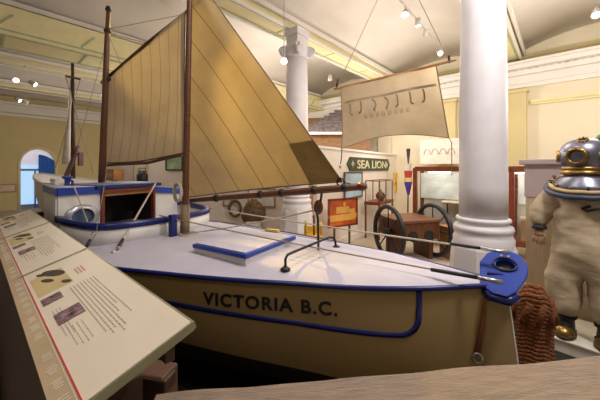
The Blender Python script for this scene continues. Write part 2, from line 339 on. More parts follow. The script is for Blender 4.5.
# cabin: near side y=.79, far y=-.57
def zr(y): return 1.53+.045*y/.74+.025*(1-(y/.76)**2)
cab=MB(); X=3.70; X2=4.60
def wallpoly(ys,xx,z0): 
    vs=[Vector((xx,y,z0)) for y in ys]+[Vector((xx,y,zr(y))) for y in ys]; k=len(ys); return vs,[(i,i+1,k+i+1,k+i) for i in range(k-1)]
for ys in([.30,.4,.5,.6,.70],[-.78,-.6,-.45,-.33]): cab.add(*wallpoly(ys,X,1.05))
cab.add(*wallpoly([-.42,-.2,.2,.40],X2,1.05))
for y1,y2 in((.70,.40),(-.78,-.42)): cab.add([Vector((X,y1,1.05)),Vector((X2,y2,1.05)),Vector((X2,y2,zr(y2))),Vector((X,y1,zr(y1)))],[(0,1,2,3)])
cabo=ob('cabin',cab,boatwhite,boat,solid=.03)
m=MB(); m.grid(lambda a,b:(lambda y:Vector((X-.03+(X2+.06-X)*a,y,zr(y)+.018)))((-.80+1.52*b)*(1-a)+(-.44+.86*b)*a),2,12); ob('cabin_roof',m,deckm,cabo,solid=.03)
for ys in([.28,.4,.5,.6,.715],[-.80,-.6,-.45,-.33]):
    k=len(ys); m=MB(); m.add([Vector((X-.03,y,zr(y)-.045)) for y in ys]+[Vector((X-.03,y,zr(y)+.03)) for y in ys],[(i,i+1,k+i+1,k+i) for i in range(k-1)]); ob('roof_trim',m,bluelight,cabo,solid=.02)
m=MB(); m.add([Vector((X-.03,.72,zr(.7)-.045)),Vector((X2,.42,zr(.4)-.045)),Vector((X2,.42,zr(.4)+.03)),Vector((X-.03,.72,zr(.7)+.03))],[(0,1,2,3)]); ob('roof_trim',m,bluelight,cabo,solid=.02)
# companionway frame, hatch slide, inside painted near black for its shade
m=MB()
for y in(.30,-.33): m.box((X-.025,y,1.32),(.05,.032,.46))
m.box((X-.035,-.015,1.545),(.05,.66,.04)); ob('companionway_frame',m,mahog,cabo,bevel=.004)
m=MB(); m.box((X+.40,-.015,1.3),(.02,.7,.5)); m.box((X+.20,.33,1.3),(.40,.02,.5)); m.box((X+.20,-.36,1.3),(.40,.02,.5)); m.box((X+.2,-.015,1.54),(.40,.7,.02)); m.box((X+.2,-.015,1.06),(.40,.7,.02)); ob('dark_interior',m,mat('interior_shade_paint',(.012,.008,.006),.8),cabo)
m=MB(); m.box((X-.02,-.015,1.508),(.03,.60,.035)); ob('wood_slat',m,orangewood,cabo)
m=MB(); m.box((X+.26,-.02,1.605),(.60,.78,.03)); ob('hatch_slide',m,mat('blue_grey_lid',(.16,.2,.36),.5),cabo,bevel=.008)
m=MB(); m.box((X-.05,-.02,1.592),(.04,.80,.04)); ob('slide_edge',m,blue,cabo,bevel=.008)
Mp=Matrix.Translation((X-.025,.50,1.30))@Matrix.Rotation(PI/2,4,'Y')
po=ob('porthole',MB().lathe([(.085,-.03),(.125,-.03),(.13,.0),(.125,.02),(.085,.02)],28,Mp,cap=False,sy=1.25),mat('porthole_ring',(.45,.47,.52),.3,.6),cabo)
ob('porthole_glass',MB().lathe([(.0,-.0),(.088,-.0)],28,Mp,cap=False,sy=1.25),mat('porthole_blue_glass',(.07,.11,.19),.12),po)
# gear on the cabin roof and foredeck
m=MB(); m.lathe([(.05,1.55),(.05,1.60),(.025,1.62),(.025,1.67),(.05,1.69),(.05,1.71)],14,Matrix.Translation((4.1,.42,0))); ob('roof_winch',m,bluelight,cabo)
m=MB(); m.box((4.5,.35,1.60),(.25,.12,.06)).box((4.5,.35,1.64),(.12,.06,.08)); ob('roof_vent',m,boatwhite,cabo,bevel=.01)
m=MB(); m.tube([(3.95,.45,1.58),(3.96,.44,1.64),(4.0,.42,1.66),(4.3,.34,1.66),(4.34,.32,1.58)],.012,6); ob('roof_handrail',m,blue,cabo)
m=MB()
for sg in(1,-1): m.tube([(4.5,sg*.42,1.1),(4.52,sg*.40,1.42),(4.8,sg*.26,1.46),(5.12,0,1.48)],.012,6)
m.tube([(4.85,.22,1.1),(4.85,.22,1.46)],.011,6); ob('bow_rail',m,steel,boat)
m=MB().lathe([(.06,1.1),(.045,1.18),(.075,1.23),(.075,1.27)],14,Matrix.Translation((4.8,0,0))); ob('windlass',m,darkwood,boat)

# masts
def pole(name,pts,rs,m,par=boat,n=12): return ob(name,MB().tube(pts,rs,n),m,par)
def mx_m(z): return 2.775-.028*(z-1.08)     # mizzen mast x at height z
mz=pole('mizzen_mast',[(mx_m(z),0,z) for z in(1.06,1.45,2.5,3.4,4.1)],[.045,.036,.032,.028,.022],spar)
ob('mast_foot',MB().tube([(mx_m(1.05),0,1.05),(mx_m(1.42),0,1.42)],.047,14),lightspar,mz)
ob('mast_step',MB().box((mx_m(1.08),0,1.09),(.16,.16,.05)),blue,mz,bevel=.01)
def mnx(z): return 4.19-.06*(z-1.6)
mm=pole('main_mast',[(mnx(z),0,z) for z in(1.58,1.9,2.6,3.4,3.76)],[.042,.040,.036,.030,.02],spar)
ob('crosstree',MB().box((mnx(2.90),-.01,2.90),(.13,.035,.03)),darkwood,mm); ob('mast_band',MB().lathe([(.036,-.02),(.042,0),(.036,.02)],12,Matrix.Translation((mnx(3.5),0,3.5))),darkwood,mm)
ob('mast_cap',MB().lathe([(.03,3.74),(.035,3.76),(.02,3.80)],10,Matrix.Translation((mnx(3.76),0,0))),black,mm)
# mizzen boom
def bmz(s): return 1.46+(2.72-s)/(2.72-.87)*.20
bo=pole('mizzen_boom',[(s,.0,bmz(s)) for s in(2.69,2.2,1.6,1.1,.90,.87)],[.022,.027,.030,.030,.028,.02],spar)
ob('boom_tip',MB().lathe([(.031,-.02),(.034,0),(.031,.03)],14,Matrix.Translation((.91,0,bmz(.91)))@Matrix.Rotation(PI/2,4,'Y')),mahog,bo)
for s in(2.35,1.84,1.62,1.31,1.05): ob('boom_band',MB().lathe([(.033,-.018),(.036,-.012),(.036,.012),(.033,.018)],14,Matrix.Translation((s,0,bmz(s)+.002))@Matrix.Rotation(PI/2,4,'Y')),black,bo)
ob('clew_ring',MB().tube([(1.08+.03*math.cos(a),-.0,1.675+.03*math.sin(a)+.012) for a in [i*PI/8 for i in range(16)]],.007,6,closed=True),black,bo)
ob('topping_line',MB().tube([(1.06,0,1.69),(.96,.01,1.665),(.90,.02,1.66)],.005,6),black,bo)
# mizzen sail
sailmat=cloth('mizzen_canvas',(.46,.34,.18),(-.79,0,.61),.235,(.24,.15,.06),.45,.04)
sailmat2=cloth('main_canvas',(.48,.38,.25),(1,0,.06),.155,(.24,.16,.09),.45,.05)
A=Vector((2.73,0,1.495)); B=Vector((2.70,0,3.88)); Cc=Vector((1.07,0,1.69))
def mizsail(a,b):   # a from luff to leech, b bottom to top
    foot=A.lerp(Cc,a); foot.z-=.0; foot.z-= -.012*math.sin(PI*a); p=foot.lerp(B,b*.985)
    p.y=-.02+ -.07*math.sin(PI*a)*math.sin(PI*min(1,b*.9+.1)) + .010*math.sin(a*9+b*7); return p
ms=ob('mizzen_sail',MB().grid(mizsail,36,36),sailmat,boat)
ob('bolt_rope',MB().tube([mizsail(1,i/30)+Vector((0,.004,0)) for i in range(31)],.006,6).tube([mizsail(i/30,0)+Vector((0,.004,0)) for i in range(31)],.006,6),mat('bolt_rope',(.2,.13,.07),.9),ms)
clew_mesh=MB(); clew_mesh.grid(lambda a,b:mizsail(1-.17*a,(.16*b)*(1-a*.0))+Vector((0,.006,0)),8,8); ob('clew_dark_area',clew_mesh,cloth('darker_canvas',(.38,.25,.10),None,translucent=.15),ms)  # darker brown area over the sail at the clew
# main sail with gaff and boom
q0=Vector((4.26,-.04,1.865)); q1=Vector((2.82,-.04,1.965)); q2=Vector((2.81,-.04,3.475)); q3=Vector((4.19,-.04,2.91))
def mainsail(a,b):
    p=q0.lerp(q1,a).lerp(q3.lerp(q2,a),b); p.y+=-.06*math.sin(PI*a)*math.sin(PI*b)+.008*math.sin(a*11+b*5); p.z+=-.035*math.sin(PI*a)*(1-b); return p
m2=ob('main_sail',MB().grid(mainsail,36,28),sailmat2,boat)
ob('bolt_rope',MB().tube([mainsail(i/30,0) for i in range(31)],.008,6).tube([mainsail(1,i/30) for i in range(31)],.006,6),mat('bolt_rope2',(.14,.08,.05),.9),m2)
ob('leech_tape',MB().grid(lambda a,b:mainsail(1-.04*a,b)+Vector((0,.005,0)),1,20),cloth('pale_tape',(.66,.6,.5),None,translucent=.3),m2)
pole('gaff',[(4.26,-.04,2.89),(3.4,-.05,3.25),(2.66,-.09,3.56)],[.020,.022,.018],spar)
pole('main_boom',[(4.30,-.04,1.83),(3.4,-.04,1.86),(2.85,-.04,1.94)],[.016,.018,.014],spar)
# blocks, sheets, shrouds, lifelines
m=MB(); m.lathe([(.0,-.022),(.035,-.02),(.04,0),(.035,.02),(0,.022)],16,Matrix.Translation((1.27,0,1.475))@Matrix.Rotation(PI/2,4,'X')@Matrix.Scale(1.6,4,(0,1,0)),cap=False); bk=ob('boom_block',m,brownwood,boat)
ob('block_strap',MB().tube([(1.24,0,1.60),(1.25,.0,1.53),(1.285,.012,1.45),(1.275,0,1.38),(1.28,-.02,1.26),(1.29,-.05,1.09)],.011,6),black,bk)
def line(name,pts,r,m,lab=None):
    o=ob(name,MB().tube(pts,r,6),m,boat); return o
def sag(p,q,d,n=10):
    p,q=Vector(p),Vector(q); return [p.lerp(q,i/n)-Vector((0,0,d*4*(i/n)*(1-i/n))) for i in range(n+1)]
wa=line('lower_lifeline',sag((3.03,.10,1.30),(.16,.17,1.13),.015),.006,rope2)
ob('turnbuckle',MB().tube([(.42,.16,1.137),(.16,.17,1.13)],.013,8),leather,wa); ob('shackle',MB().tube([(.16,.17,1.13),(.03,.18,1.125)],[.012,.014],10),steel,wa)
wb=line('upper_lifeline',sag((2.9,-.50,1.31),(.05,-.02,1.262),.01),.007,rope)
ob('turnbuckle',MB().tube([(.30,-.06,1.266),(.12,-.03,1.264)],.011,8),leather,wb); ob('shackle',MB().tube([(.12,-.03,1.264),(-.03,-.0,1.26)],[.010,.012],10),steel,wb)
line('mizzen_sheet',sag((2.72,.07,1.13),(1.30,.0,1.45),.02),.0065,rope)
line('thin_sheet',sag((2.6,-.3,1.2),(1.25,-.3,1.12),.0),.004,rope2)
sh=line('shroud_rope',sag((3.6,-.30,1.60),(2.86,.65,1.11),.0),.010,rope)
ob('rope_tail',MB().tube([(2.93,.56,1.16),(2.875,.635,1.12)],.014,8),leather,sh); ob('deck_eye',MB().tube([(2.86,.65,1.095),(2.85,.71,1.09)],.012,6),steel,sh)
s2=line('shroud_wire',[(3.02,.74,1.22),(3.6,.3,1.75),(4.07,.0,2.85)],.003,thin)
ob('turnbuckle',MB().tube([(3.02,.78,1.20),(3.05,.83,1.07)],.013,8),leather,s2); ob('shackle',MB().tube([(3.02+.02*math.cos(i*PI/5),.76,1.23+.025*math.sin(i*PI/5)) for i in range(10)],.004,6,closed=True),steel,s2)
line('stay_rope',sag((3.62,.46,1.20),(3.62,.60,1.62),.0),.006,rope)
line('peak_halyard',[(mnx(3.48),0,3.48),(3.35,-.05,3.22)],.004,rope2); line('peak_halyard',[(mnx(3.48),0,3.48),(3.85,-.05,3.01)],.003,rope2)
line('long_halyard',[(mnx(3.52),0,3.52),(2.85,-.08,3.47)],.004,rope)
line('forestay',[(mnx(3.4),0,3.4),(5.15,0,1.2)],.003,thin)
m=MB()
for i in range(3):
    z=1.60+.0*i; m.tube([(2.78+.03*i,.035+.07*math.cos(a)*.0+.02*i,1.56+.085*math.sin(a))if False else (2.80+.05*math.cos(a),.055+.012*i,1.55+(.085+.006*i)*math.sin(a)) for a in [j*PI/10 for j in range(20)]],.009,6,closed=True)
ob('rope_coil',m,rope,boat)
m=MB()
for i in range(3): m.tube([(2.72+(.05+.012*i)*math.cos(a),.0+(.08+.015*i)*math.sin(a),1.105+.012*(i%2)) for a in [j*PI/12 for j in range(24)]],.009,6,closed=True)
m.tube([(2.70,.1,1.1),(2.6,.2,1.09),(2.5,.12,1.09),(2.42,.22,1.09),(2.35,.16,1.09)],.007,6)
ob('foot_rope_coil',m,rope,boat)
m=MB(); m.box((2.02,-.52,1.105),(.16,.07,.05)).box((2.12,-.50,1.09),(.08,.05,.03)); ob('deck_cleat',m,mat('yellow_cleat',(.5,.33,.05),.5),boat,bevel=.012)
# blue stern fitting: a thick shield-shaped plate with a round well
SP=Matrix.Translation((.0,.0,1.10))@Matrix.Rotation(R(180),4,'Z')
M=Matrix.Translation((.005,.01,1.142))@Matrix.Rotation(-BA,4,'Z')@Matrix.Rotation(R(-38),4,'Z')@Matrix.Rotation(R(38),4,'X')@Matrix.Scale(.85,4)
out=[(.155,.03),(.15,.10),(.10,.175),(.03,.205),(-.05,.195),(-.11,.14),(-.15,.05),(-.14,-.05),(-.13,-.14),(-.06,-.20),(.04,-.205),(.09,-.15),(.13,-.06)]
k=len(out); hole=[(.015+.062*math.cos(math.atan2(y,x)),.06+.045*math.sin(math.atan2(y,x))) for x,y in out]
m=MB(); vs=[Vector((x,y,0)) for x,y in out]+[Vector((x,y,0)) for x,y in hole]+[Vector((x,y,-.05)) for x,y in out]+[Vector((x,y,-.05)) for x,y in hole]
fs=[]
for i in range(k):
    j=(i+1)%k; fs+= [(i,j,k+j,k+i),(2*k+i,3*k+i,3*k+j,2*k+j),(i,2*k+i,2*k+j,j),(k+i,k+j,3*k+j,3*k+i)]
m.add([M@q for q in vs],fs); sf=ob('stern_plate',m,bluelight,boat,bevel=.006)
ob('stock_well',MB().lathe([(.082,.010),(.076,.016),(.070,.004),(.068,-.045),(0,-.045)],24,M@Matrix.Translation((.015,.06,0)),cap=False,sy=.76),black,sf)
ob('lower_lip',MB().tube([M@Vector((-.13,-.14,-.05)),M@Vector((-.06,-.205,-.05)),M@Vector((.04,-.21,-.05)),M@Vector((.09,-.16,-.05))],.028,8),blue,sf)
ob('bolt',MB().lathe([(.008,0),(.008,.012)],8,M@Matrix.Translation((-.01,.135,0))).lathe([(.008,0),(.008,.012)],8,M@Matrix.Translation((.035,.135,0))),steel,sf)
ob('stern_post',MB().box((.03,.0,1.07),(.12,.07,.12)),blue,boat,bevel=.01)
# strap down the topside with a shackle at its foot
pts=[(s,half(s,z)+.012,z) for s,z in((.10,1.0),(.12,.95),(.155,.8),(.20,.64))]
bs=ob('side_strap',MB().tube([(rake(a,c),b_,c) for a,b_,c in pts],[.007,.009,.016,.018],8),mat('rusty_strap',(.22,.08,.03),.6,var=.3),boat)
a_=pts[-1]; ob('shackle',MB().tube([(rake(a_[0],.63)+.025*math.cos(i*PI/6),a_[1]+.01,.62+.03*math.sin(i*PI/6)) for i in range(12)],.008,6,closed=True),steel,bs)

# ---------------------------------------------------------------- cradle under the yawl
t=thing('boat_cradle','dark timber cradle in shadow under the cream yawl','cradle',(1.302,1.862,0),BA)
for s in(1.6,2.9,4.2): ob('cross_bearer',MB().box((s,0,.03),(.14,1.3,.06)),darkwood,t)
for sy in(1,-1): ob('side_runner',MB().box((2.8,sy*.6,.03),(3.2,.1,.06)),darkwood,t)

# ---------------------------------------------------------------- second vessel behind with slender mast
t=thing('small_sailboat','small white sailboat with one slender mast and furled jib, beyond the yawl cabin','sailboat',(-5.4,6.9,0),R(150))
def sbb(a): return .62*math.sin(PI*min(1,a*.62+.30))**.8*(1 if a<.98 else .1)
def shull(a,b,sg):
    bw_=.6*math.sin(PI*(.22+.78*a))**.75; z=1.55+.25*a*a-b*(1.05); return Vector((-2+4*a-.35*b*max(0,a-.6),sg*bw_*(1-b**2.5)**.6,z-.15))
m=MB()
for sg in(1,-1): m.grid(lambda a,b:shull(a,b,sg),24,10)
m.grid(lambda a,b:shull(a,0,1).lerp(shull(a,0,-1),b),24,4); ob('hull',m,boatwhite,t)
m=MB()
for sg in(1,-1): m.tube([shull(i/24,0,sg) for i in range(25)],.03,6)
ob('gunwale',m,boatwhite,t)
ob('mast',MB().tube([(0,0,1.55),(.0,0,3.0),(.03,0,4.42)],[.05,.045,.03],8),darkwood,t)
ob('crosstree',MB().box((0,0,3.95),(.05,.3,.04)),darkwood,t); 
ob('stay',MB().tube([(0,.15,3.95),(-1.6,.3,1.7)],.008,5),thin,t); ob('stay',MB().tube([(0,-.15,3.95),(1.5,-.2,1.8)],.008,5),thin,t)
ob('furled_jib',MB().tube([(.35,0,1.9),(.30,0,2.4),(.2,0,3.0),(.1,0,3.9)],[.09,.07,.04,.015],8),mat('jib_cloth',(.62,.56,.5),.9),t)
ob('deck_spar',MB().tube([(.1,.1,1.62),(-.35,.15,1.95),(-.5,.1,2.3)],[.05,.05,.04],8).box((-.6,.1,2.0),(.08,.08,.3)),mat('blue_red_spar',(.16,.06,.09),.5,var=.5),t)
for s in(-.5,.5): ob('cradle_leg',MB().box((s*2.2,0,.35),(.12,.9,.7)),darkwood,t)

# ---------------------------------------------------------------- text panels on a long lectern
pd=Vector((-.75,.661,0)); pw=Vector((-.66,-.745,0)); tilt=math.atan(.32)
RZ=math.atan2(pd.y,pd.x)          # local x runs along the row, local y = towards the boat?
def photo(m,x,y,w,h,dz=.012): m.box((x,y,dz),(w,h,.001))
photom=[mat('print_sepia_map',(.62,.50,.25),.6,var=.1,scale=8),mat('print_dark_islands',(.05,.04,.03),.6,var=.4,scale=25),mat('print_mauve_photo',(.20,.12,.14),.6,var=1.0,scale=45)]
# panel-local frame: x along row (away from viewer), y across (visitor side positive), tilted down to the visitor side
def panel(t0,ln,label,full):
    o=thing('text_panel',label,'information panel',Vector((-.341,.924,1.30))+pd*t0,RZ,'sloping text panels')
    T=Matrix.Rotation(-tilt,4,'X')
    def pb(name,mb,m,par=o,**k):
        mb.v=[tuple(T@Vector(v)) for v in mb.v]; return ob(name,mb,m,par,**k)
    W=.345
    pb('board',MB().box((ln/2,W/2-.02,0),(ln,W-.04,.02)),boardm,bevel=.002)
    pb('edge_trim',MB().box((.003,W/2-.02,-.004),(.008,W-.04,.028)).box((ln-.006,W/2-.02,.002),(.012,W-.04,.028)).box((ln/2,-.004,-.004),(ln,.008,.022)),edgem)
    st=pb('caption_strip',MB().box((ln/2,W-.02,-.001),(ln,.055,.02)),stripm)
    pb('red_line',MB().box((ln/2,W-.049,.011),(ln,.004,.003)),redm)
    m=MB()
    for i in range(int(ln/.085)):
        if random.random()<.85:
            x=.05+i*.085
            for r_ in range(4): m.box((x+.012*r_,W-.022,.0100),(.0035,random.uniform(.018,.03),.0012))
            pb('caption_text',m,inkwhite,st); m=MB()
    pm=pb('map_picture',MB().box((ln*.78,.215,.0105),(ln*.23,.13,.001)),photom[0])
    m=MB()
    for (x,y,a,b) in((.86,.19,.13,.04),(.80,.225,.07,.02),(.70,.17,.05,.018),(.90,.235,.05,.016)):
        n=12; m.lathe([(1,0),(1,.0012)],n,Matrix.Translation((ln*x,y,.0110))@Matrix.Rotation(.35,4,'Z')@Matrix.Diagonal((a*ln*.55,b*.7,1,1)))
    pb('map_islands',m,photom[1],pm)
    pb('photograph',MB().box((ln*.60,.245,.0105),(.085,.07,.001)),photom[2]); pb('photograph',MB().box((ln*.42,.225,.0105),(.11,.085,.001)),photom[2])
    m=MB()
    for c in range(9):
        y=.145-.0*c; 
        L=[.42,.45,.43,.46,.44,.35,.30,.40,.2][c]*ln; x=ln*.62; yy=.155-.013*c+.02; xx=x
        if c>7: continue
        while xx>x-L:
            w_=random.uniform(.010,.026); m.box((xx-w_/2,yy,.0105),(w_,.0035,.001)); xx-=w_+.006
    for c in range(5):
        xx=ln*.5; yy=.262-.011*c
        while xx>ln*(.5-.2): w_=random.uniform(.008,.02); m.box((xx-w_/2-.12*ln,yy-.06,.0105) if False else (xx-w_/2,yy,.0104),(w_,.003,.0008)); xx-=w_+.006
        if c>1: break
    for c in range(4):
        xx=ln*.34
        while xx>ln*.22: w_=random.uniform(.008,.02); m.box((xx-w_/2,.25-.014*c,.0104),(w_,.003,.0008)); xx-=w_+.006
    pb('text_block',m,ink)
    m=MB()
    for c in range(3):
        xx=ln*.80
        while xx>ln*.72: w_=random.uniform(.015,.03); m.box((xx-w_/2,.115-.014*c,.0105),(w_,.005,.001)); xx-=w_+.007
    pb('red_heading',m,mat('red_print',(.62,.22,.18),.7))
    return o
panel(0,1.275,'nearest sloping text panel with large map, two mauve photographs and red heading',True)
panel(1.285,1.27,'middle sloping text panel, directly beyond the nearest one in the row',True)
panel(2.565,1.27,'farthest sloping text panel at the left edge, pointing to the arched doorway',True)
t=thing('lectern_stand','long dark wooden stand carrying the sloping text panels','stand',(-.341,.924,0),RZ)
ob('front_rail',MB().box((1.9,.31,1.13),(3.7,.025,.07)),darkwood,t); ob('back_rail',MB().box((1.9,.05,1.22),(3.7,.03,.07)),darkwood,t)
for x in(.25,1.3,2.35):
    ob('leg',MB().box((x,.18,.54),(.07,.22,1.08)),darkwood,t,bevel=.005)
ob('side_board',MB().box((1.7,.30,.55),(3.2,.02,1.05)),darkwood,t)
t=thing('barrier_post','brown wooden block under the near corner of the nearest text panel','post',(-.57,1.16,0),R(-12))
ob('post',MB().box((0,0,.5),(.12,.10,1.0)),mat('dark_brown_wood',(.10,.045,.02),.6),t,bevel=.01); ob('bracket',MB().box((.0,-.02,.97),(.15,.07,.05)),darkwood,t,bevel=.006)  # even dark brown, darker than the other brown wood
# foreground timber rail
t=thing('timber_rail','broad weathered timber rail across the bottom foreground','rail',(.38,1.10,0),R(6.6))
m=MB(); m.grid(lambda a,b:Vector((-.88+2.9*a,.012*noise.noise(Vector((a*9,0,3)))-.36*b,1.02+.004*noise.noise(Vector((a*14,b*3,0))))),90,8); m.grid(lambda a,b:Vector((-.88+2.9*a,.012*noise.noise(Vector((a*9,0,3))),1.02-.12*b+(.004*noise.noise(Vector((a*14,0,0))) if b==0 else 0))),90,1)
m.box((.57,-.18,.955),(2.9,.34,.11)); ob('rail_plank',m,ledgem,t)
for x in(-.7,.6,1.8): ob('post',MB().box((x,-.18,.45),(.14,.14,.9)),ledgem,t)

# ---------------------------------------------------------------- banner of canvas on a spar
pl=Vector((.58,4.6,3.06)); pr_=Vector((1.97,3.82,3.20))
t=thing('canvas_banner','pale hanging canvas sail with seven hook marks, slung from a wooden spar below the ceiling','banner',(0,0,0))
d=(pr_-pl).normalized()
ob('spar',MB().tube([pl-d*.05,pl,pr_,pr_+d*.08],[.012,.018,.018,.012],10),orangewood,t)
bl=Vector((.66,4.58,2.11)); br=Vector((1.98,3.86,2.20)); tl=pl.lerp(pr_,.05)-Vector((0,0,.02)); tr=pl.lerp(pr_,.90)-Vector((0,0,.02))
def ban(a,b):
    p=bl.lerp(br,a).lerp(tl.lerp(tr,a),b); p.z+=.12*math.sin(PI*a)*(1-b)**3; nn=Vector((-d.y,d.x,0)); return p+nn*(.02*math.sin(a*12+b*3)+.02*math.sin(b*5))
cl=ob('cloth',MB().grid(ban,36,24),cloth('banner_canvas',(.50,.40,.27),None,translucent=.35),t)
ob('hem_rope',MB().tube([ban(0,i/20) for i in range(21)],.008,6).tube([ban(1,i/20) for i in range(21)],.008,6).tube([ban(i/20,0) for i in range(21)],.006,6),mat('hem',(.30,.22,.12),.9),cl)
fn=(ban(.5,.4)-ban(.4,.4)).cross(Vector((0,0,1))).normalized()*.008
mk=mat('grey_paint_marks',(.27,.22,.16),.9); 
for i in range(7):
    a0=.10+i*.125; hk=[(0,0),(.006,-.04),(.004,-.10),(0,-.14),(-.02*(1 if i in(1,4,6) else -1),-.165)]
    kk=[ban(a0+dx*1.2+(.03*math.sin(-dz*20) if i in(2,3) else 0),.72+dz*1.15)+fn for dx,dz in hk]
    ob('hook_mark',MB().tube(kk,.011,5),mk,cl)
ob('painted_band',MB().grid(lambda a,b:ban(.04+.93*a,.735+.035*b)+fn*.6,30,1),mat('band_paint',(.36,.28,.20),.9),cl)
m=MB()
for i in range(8):
    a0=.26+i*.06; 
    for j in range(2): m.tube([ban(a0+j*.02,.42)+fn*.7,ban(a0+j*.02+.006*(i%3-1),.50)+fn*.7],.004,4)
ob('faded_marks',m,mat('faded_paint',(.38,.29,.19),.9),cl)
ob('hanging_line',MB().tube([pl,(1.38,3.65,4.8)],.007,5),rope,t); ob('hook',MB().tube([pl+Vector((.0,0,.02)),pl+Vector((.02,-.02,.14))],.015,6),black,t)
ob('hanging_line',MB().tube([pr_,(1.45,4.2,4.8)],.006,5),rope,t); ob('hook',MB().tube([pr_+Vector((0,0,-.02)),pr_+Vector((-.01,0,.08))],.015,6),black,t)
ob('corner_cord',MB().tube([bl,bl+Vector((.0,.01,-.10)),bl+Vector((-.02,0,-.25))],.008,5),black,t); ob('corner_cord',MB().tube([br,br+Vector((.04,0,-.06)),br+Vector((.04,0,-.5))],.006,5),rope2,t)

# ---------------------------------------------------------------- partitions
PD=Vector((.6,.8,0)); PN=Vector((.8,-.6,0)); PA=math.atan2(.8,.6)
t=thing('display_partition','pinkish white display wall carrying the SEA LION board','partition',(.418,6.06,0),PA)
ob('wall_panel',MB().box((2.75,.05,1.11),(5.7,.1,2.22)),pwall,t); ob('cap_rail',MB().box((2.75,.05,2.24),(5.74,.16,.05)),white,t); ob('skirting',MB().box((2.75,-.01,.08),(5.7,.03,.16)),white,t)
def pp(x,z,off=.02): return Vector((.418,6.06,0))+PD*x+PN*off+Vector((0,0,z))
# sea lion board
def pxw(x): return x
t=thing('name_board','dark green board with pointed ends and pale letters SEA LION','sign',pp(2.62,1.90,.03),PA)
L_,H_=2.9,.175
ob('board',MB().prism([(-L_/2,0),(-L_/2+.16,H_),(L_/2-.16,H_),(L_/2,0),(L_/2-.16,-H_),(-L_/2+.16,-H_)],.04),mat('dark_green_board',(.035,.05,.025),.5),t)
m=MB(); pal=mat('pale_letters',(.62,.58,.38),.6)
m.text('SEA LION',.30,lambda x,y,z:Vector((-.95+x*1.62,-.008-z,-.105+y)),.004,.006,1.0); ob('lettering',m,pal,t)
for sx in(-1,1):
    m=MB()
    for a in range(4):
        ca,sa=math.cos(a*PI/2),math.sin(a*PI/2); m.prism([(sx*1.17+sx*0+.11*ca,.11*sa),(sx*1.17-.018*sa+.01*ca,.018*ca+.01*sa),(sx*1.17+.018*sa+.01*ca,-.018*ca+.01*sa)],.006,Matrix.Translation((0,-.007,0)))
    m.tube([(sx*1.17+.055*math.cos(i*PI/8),-.004,.055*math.sin(i*PI/8)) for i in range(16)],.006,5,closed=True); ob('star_ornament',m,pal,t)
def picture(name,label,loc,rot,w,h,fm,pm,extra=None,group=None):
    t=thing(name,label,'picture',loc,rot,group); b=.035
    m=MB(); m.box((0,0,h/2),(w,.03,b)).box((0,0,-h/2),(w,.03,b)).box((w/2,0,0),(b,.03,h+b)).box((-w/2,0,0),(b,.03,h+b)); ob('frame',m,fm,t)
    ob('print',MB().box((0,.005,0),(w-.02,.012,h-.02)),pm,t)
    if extra: extra(t)
    return t
picture('framed_picture','pale blue framed picture on the white display wall behind the boom tip',pp(1.50,1.38,.03),PA,.95,.62,mat('dark_frame',(.12,.08,.05),.5),mat('sea_sky_print',(.42,.58,.70),.5,var=.25,scale=2))
m=MB().box((0,0,0),(.09,.01,.06)); tag(ob('number_card',m,mat('grey_card',(.3,.28,.26),.6),loc=pp(.85,1.83,.01),rot=PA),'tiny grey number card on the display wall left of the blue picture','card')
def ship(t):
    om=mat('pale_orange_print',(.72,.38,.08),.5); m=MB()
    m.prism([(-.42,-.05),(.42,-.02),(.30,-.17),(-.32,-.17)],.006,Matrix.Translation((0,-.012,0))); m.box((-.02,-.01,.05),(.34,.006,.13)); m.box((.02,-.01,.15),(.06,.006,.12)); m.box((.2,-.01,.02),(.2,.006,.08)); ob('painted_ship',m,om,t)
t=picture('ship_painting','orange red painting of a ship propped before the display wall','%s'and Vector((.88,5.9,.90)),R(32),.74,.54,mahog,mat('red_orange_print',(.52,.10,.02),.45,var=.5,scale=3),ship)
ob('easel_leg',MB().box((-.2,.04,-.585),(.03,.03,.63)),brownwood,t); ob('easel_leg',MB().box((.2,.04,-.585),(.03,.03,.63)),brownwood,t)
# second display wall behind the boat
q0_=Vector((.1,6.75,0)); q1_=Vector((-5.7,8.5,0)); dd=(q0_-q1_); LL=dd.length; QA=math.atan2(dd.y,dd.x); dd.normalize(); QN=Vector((dd.y,-dd.x,0))
t=thing('display_partition','white display wall behind the yawl, left of the far column','partition',q1_,QA)
ob('wall_panel',MB().box((LL/2,.05,1.13),(LL,.1,2.26)),pwall,t); ob('cap_rail',MB().box((LL/2,.05,2.28),(LL+.04,.16,.05)),white,t)
def qp(px,z,off=.03):
    r=Vector(((px-300)/290,1,0)); k=(q1_.x*dd.y-q1_.y*dd.x)/(r.x*dd.y-r.y*dd.x); return r*k+QN*off+Vector((0,0,z))
gf=mat('gilt_frame',(.35,.24,.12),.5); 
picture('framed_chart','white chart in a thin brown frame below the boom, left of the far column',qp(262,1.08),QA,.70,.42,gf,mat('chart_paper',(.8,.78,.72),.6))
picture('framed_card','small brown framed card under the boom, right of the blue mast post',qp(228,.98),QA,.20,.26,gf,mat('card_paper',(.66,.58,.48),.6))
picture('framed_photo','green and brown framed photograph behind the rope coil on the mizzen mast',qp(175,1.95),QA,.52,.40,darkwood,mat('green_photo',(.30,.42,.25),.6,var=.5,scale=4))
picture('notice_sheet','cream printed notice on the display wall beneath the smaller sail',qp(141,1.72),QA,.42,.66,mat('cream_frame',(.62,.5,.35),.6),mat('notice_paper',(.75,.66,.5),.6,var=.15,scale=12))
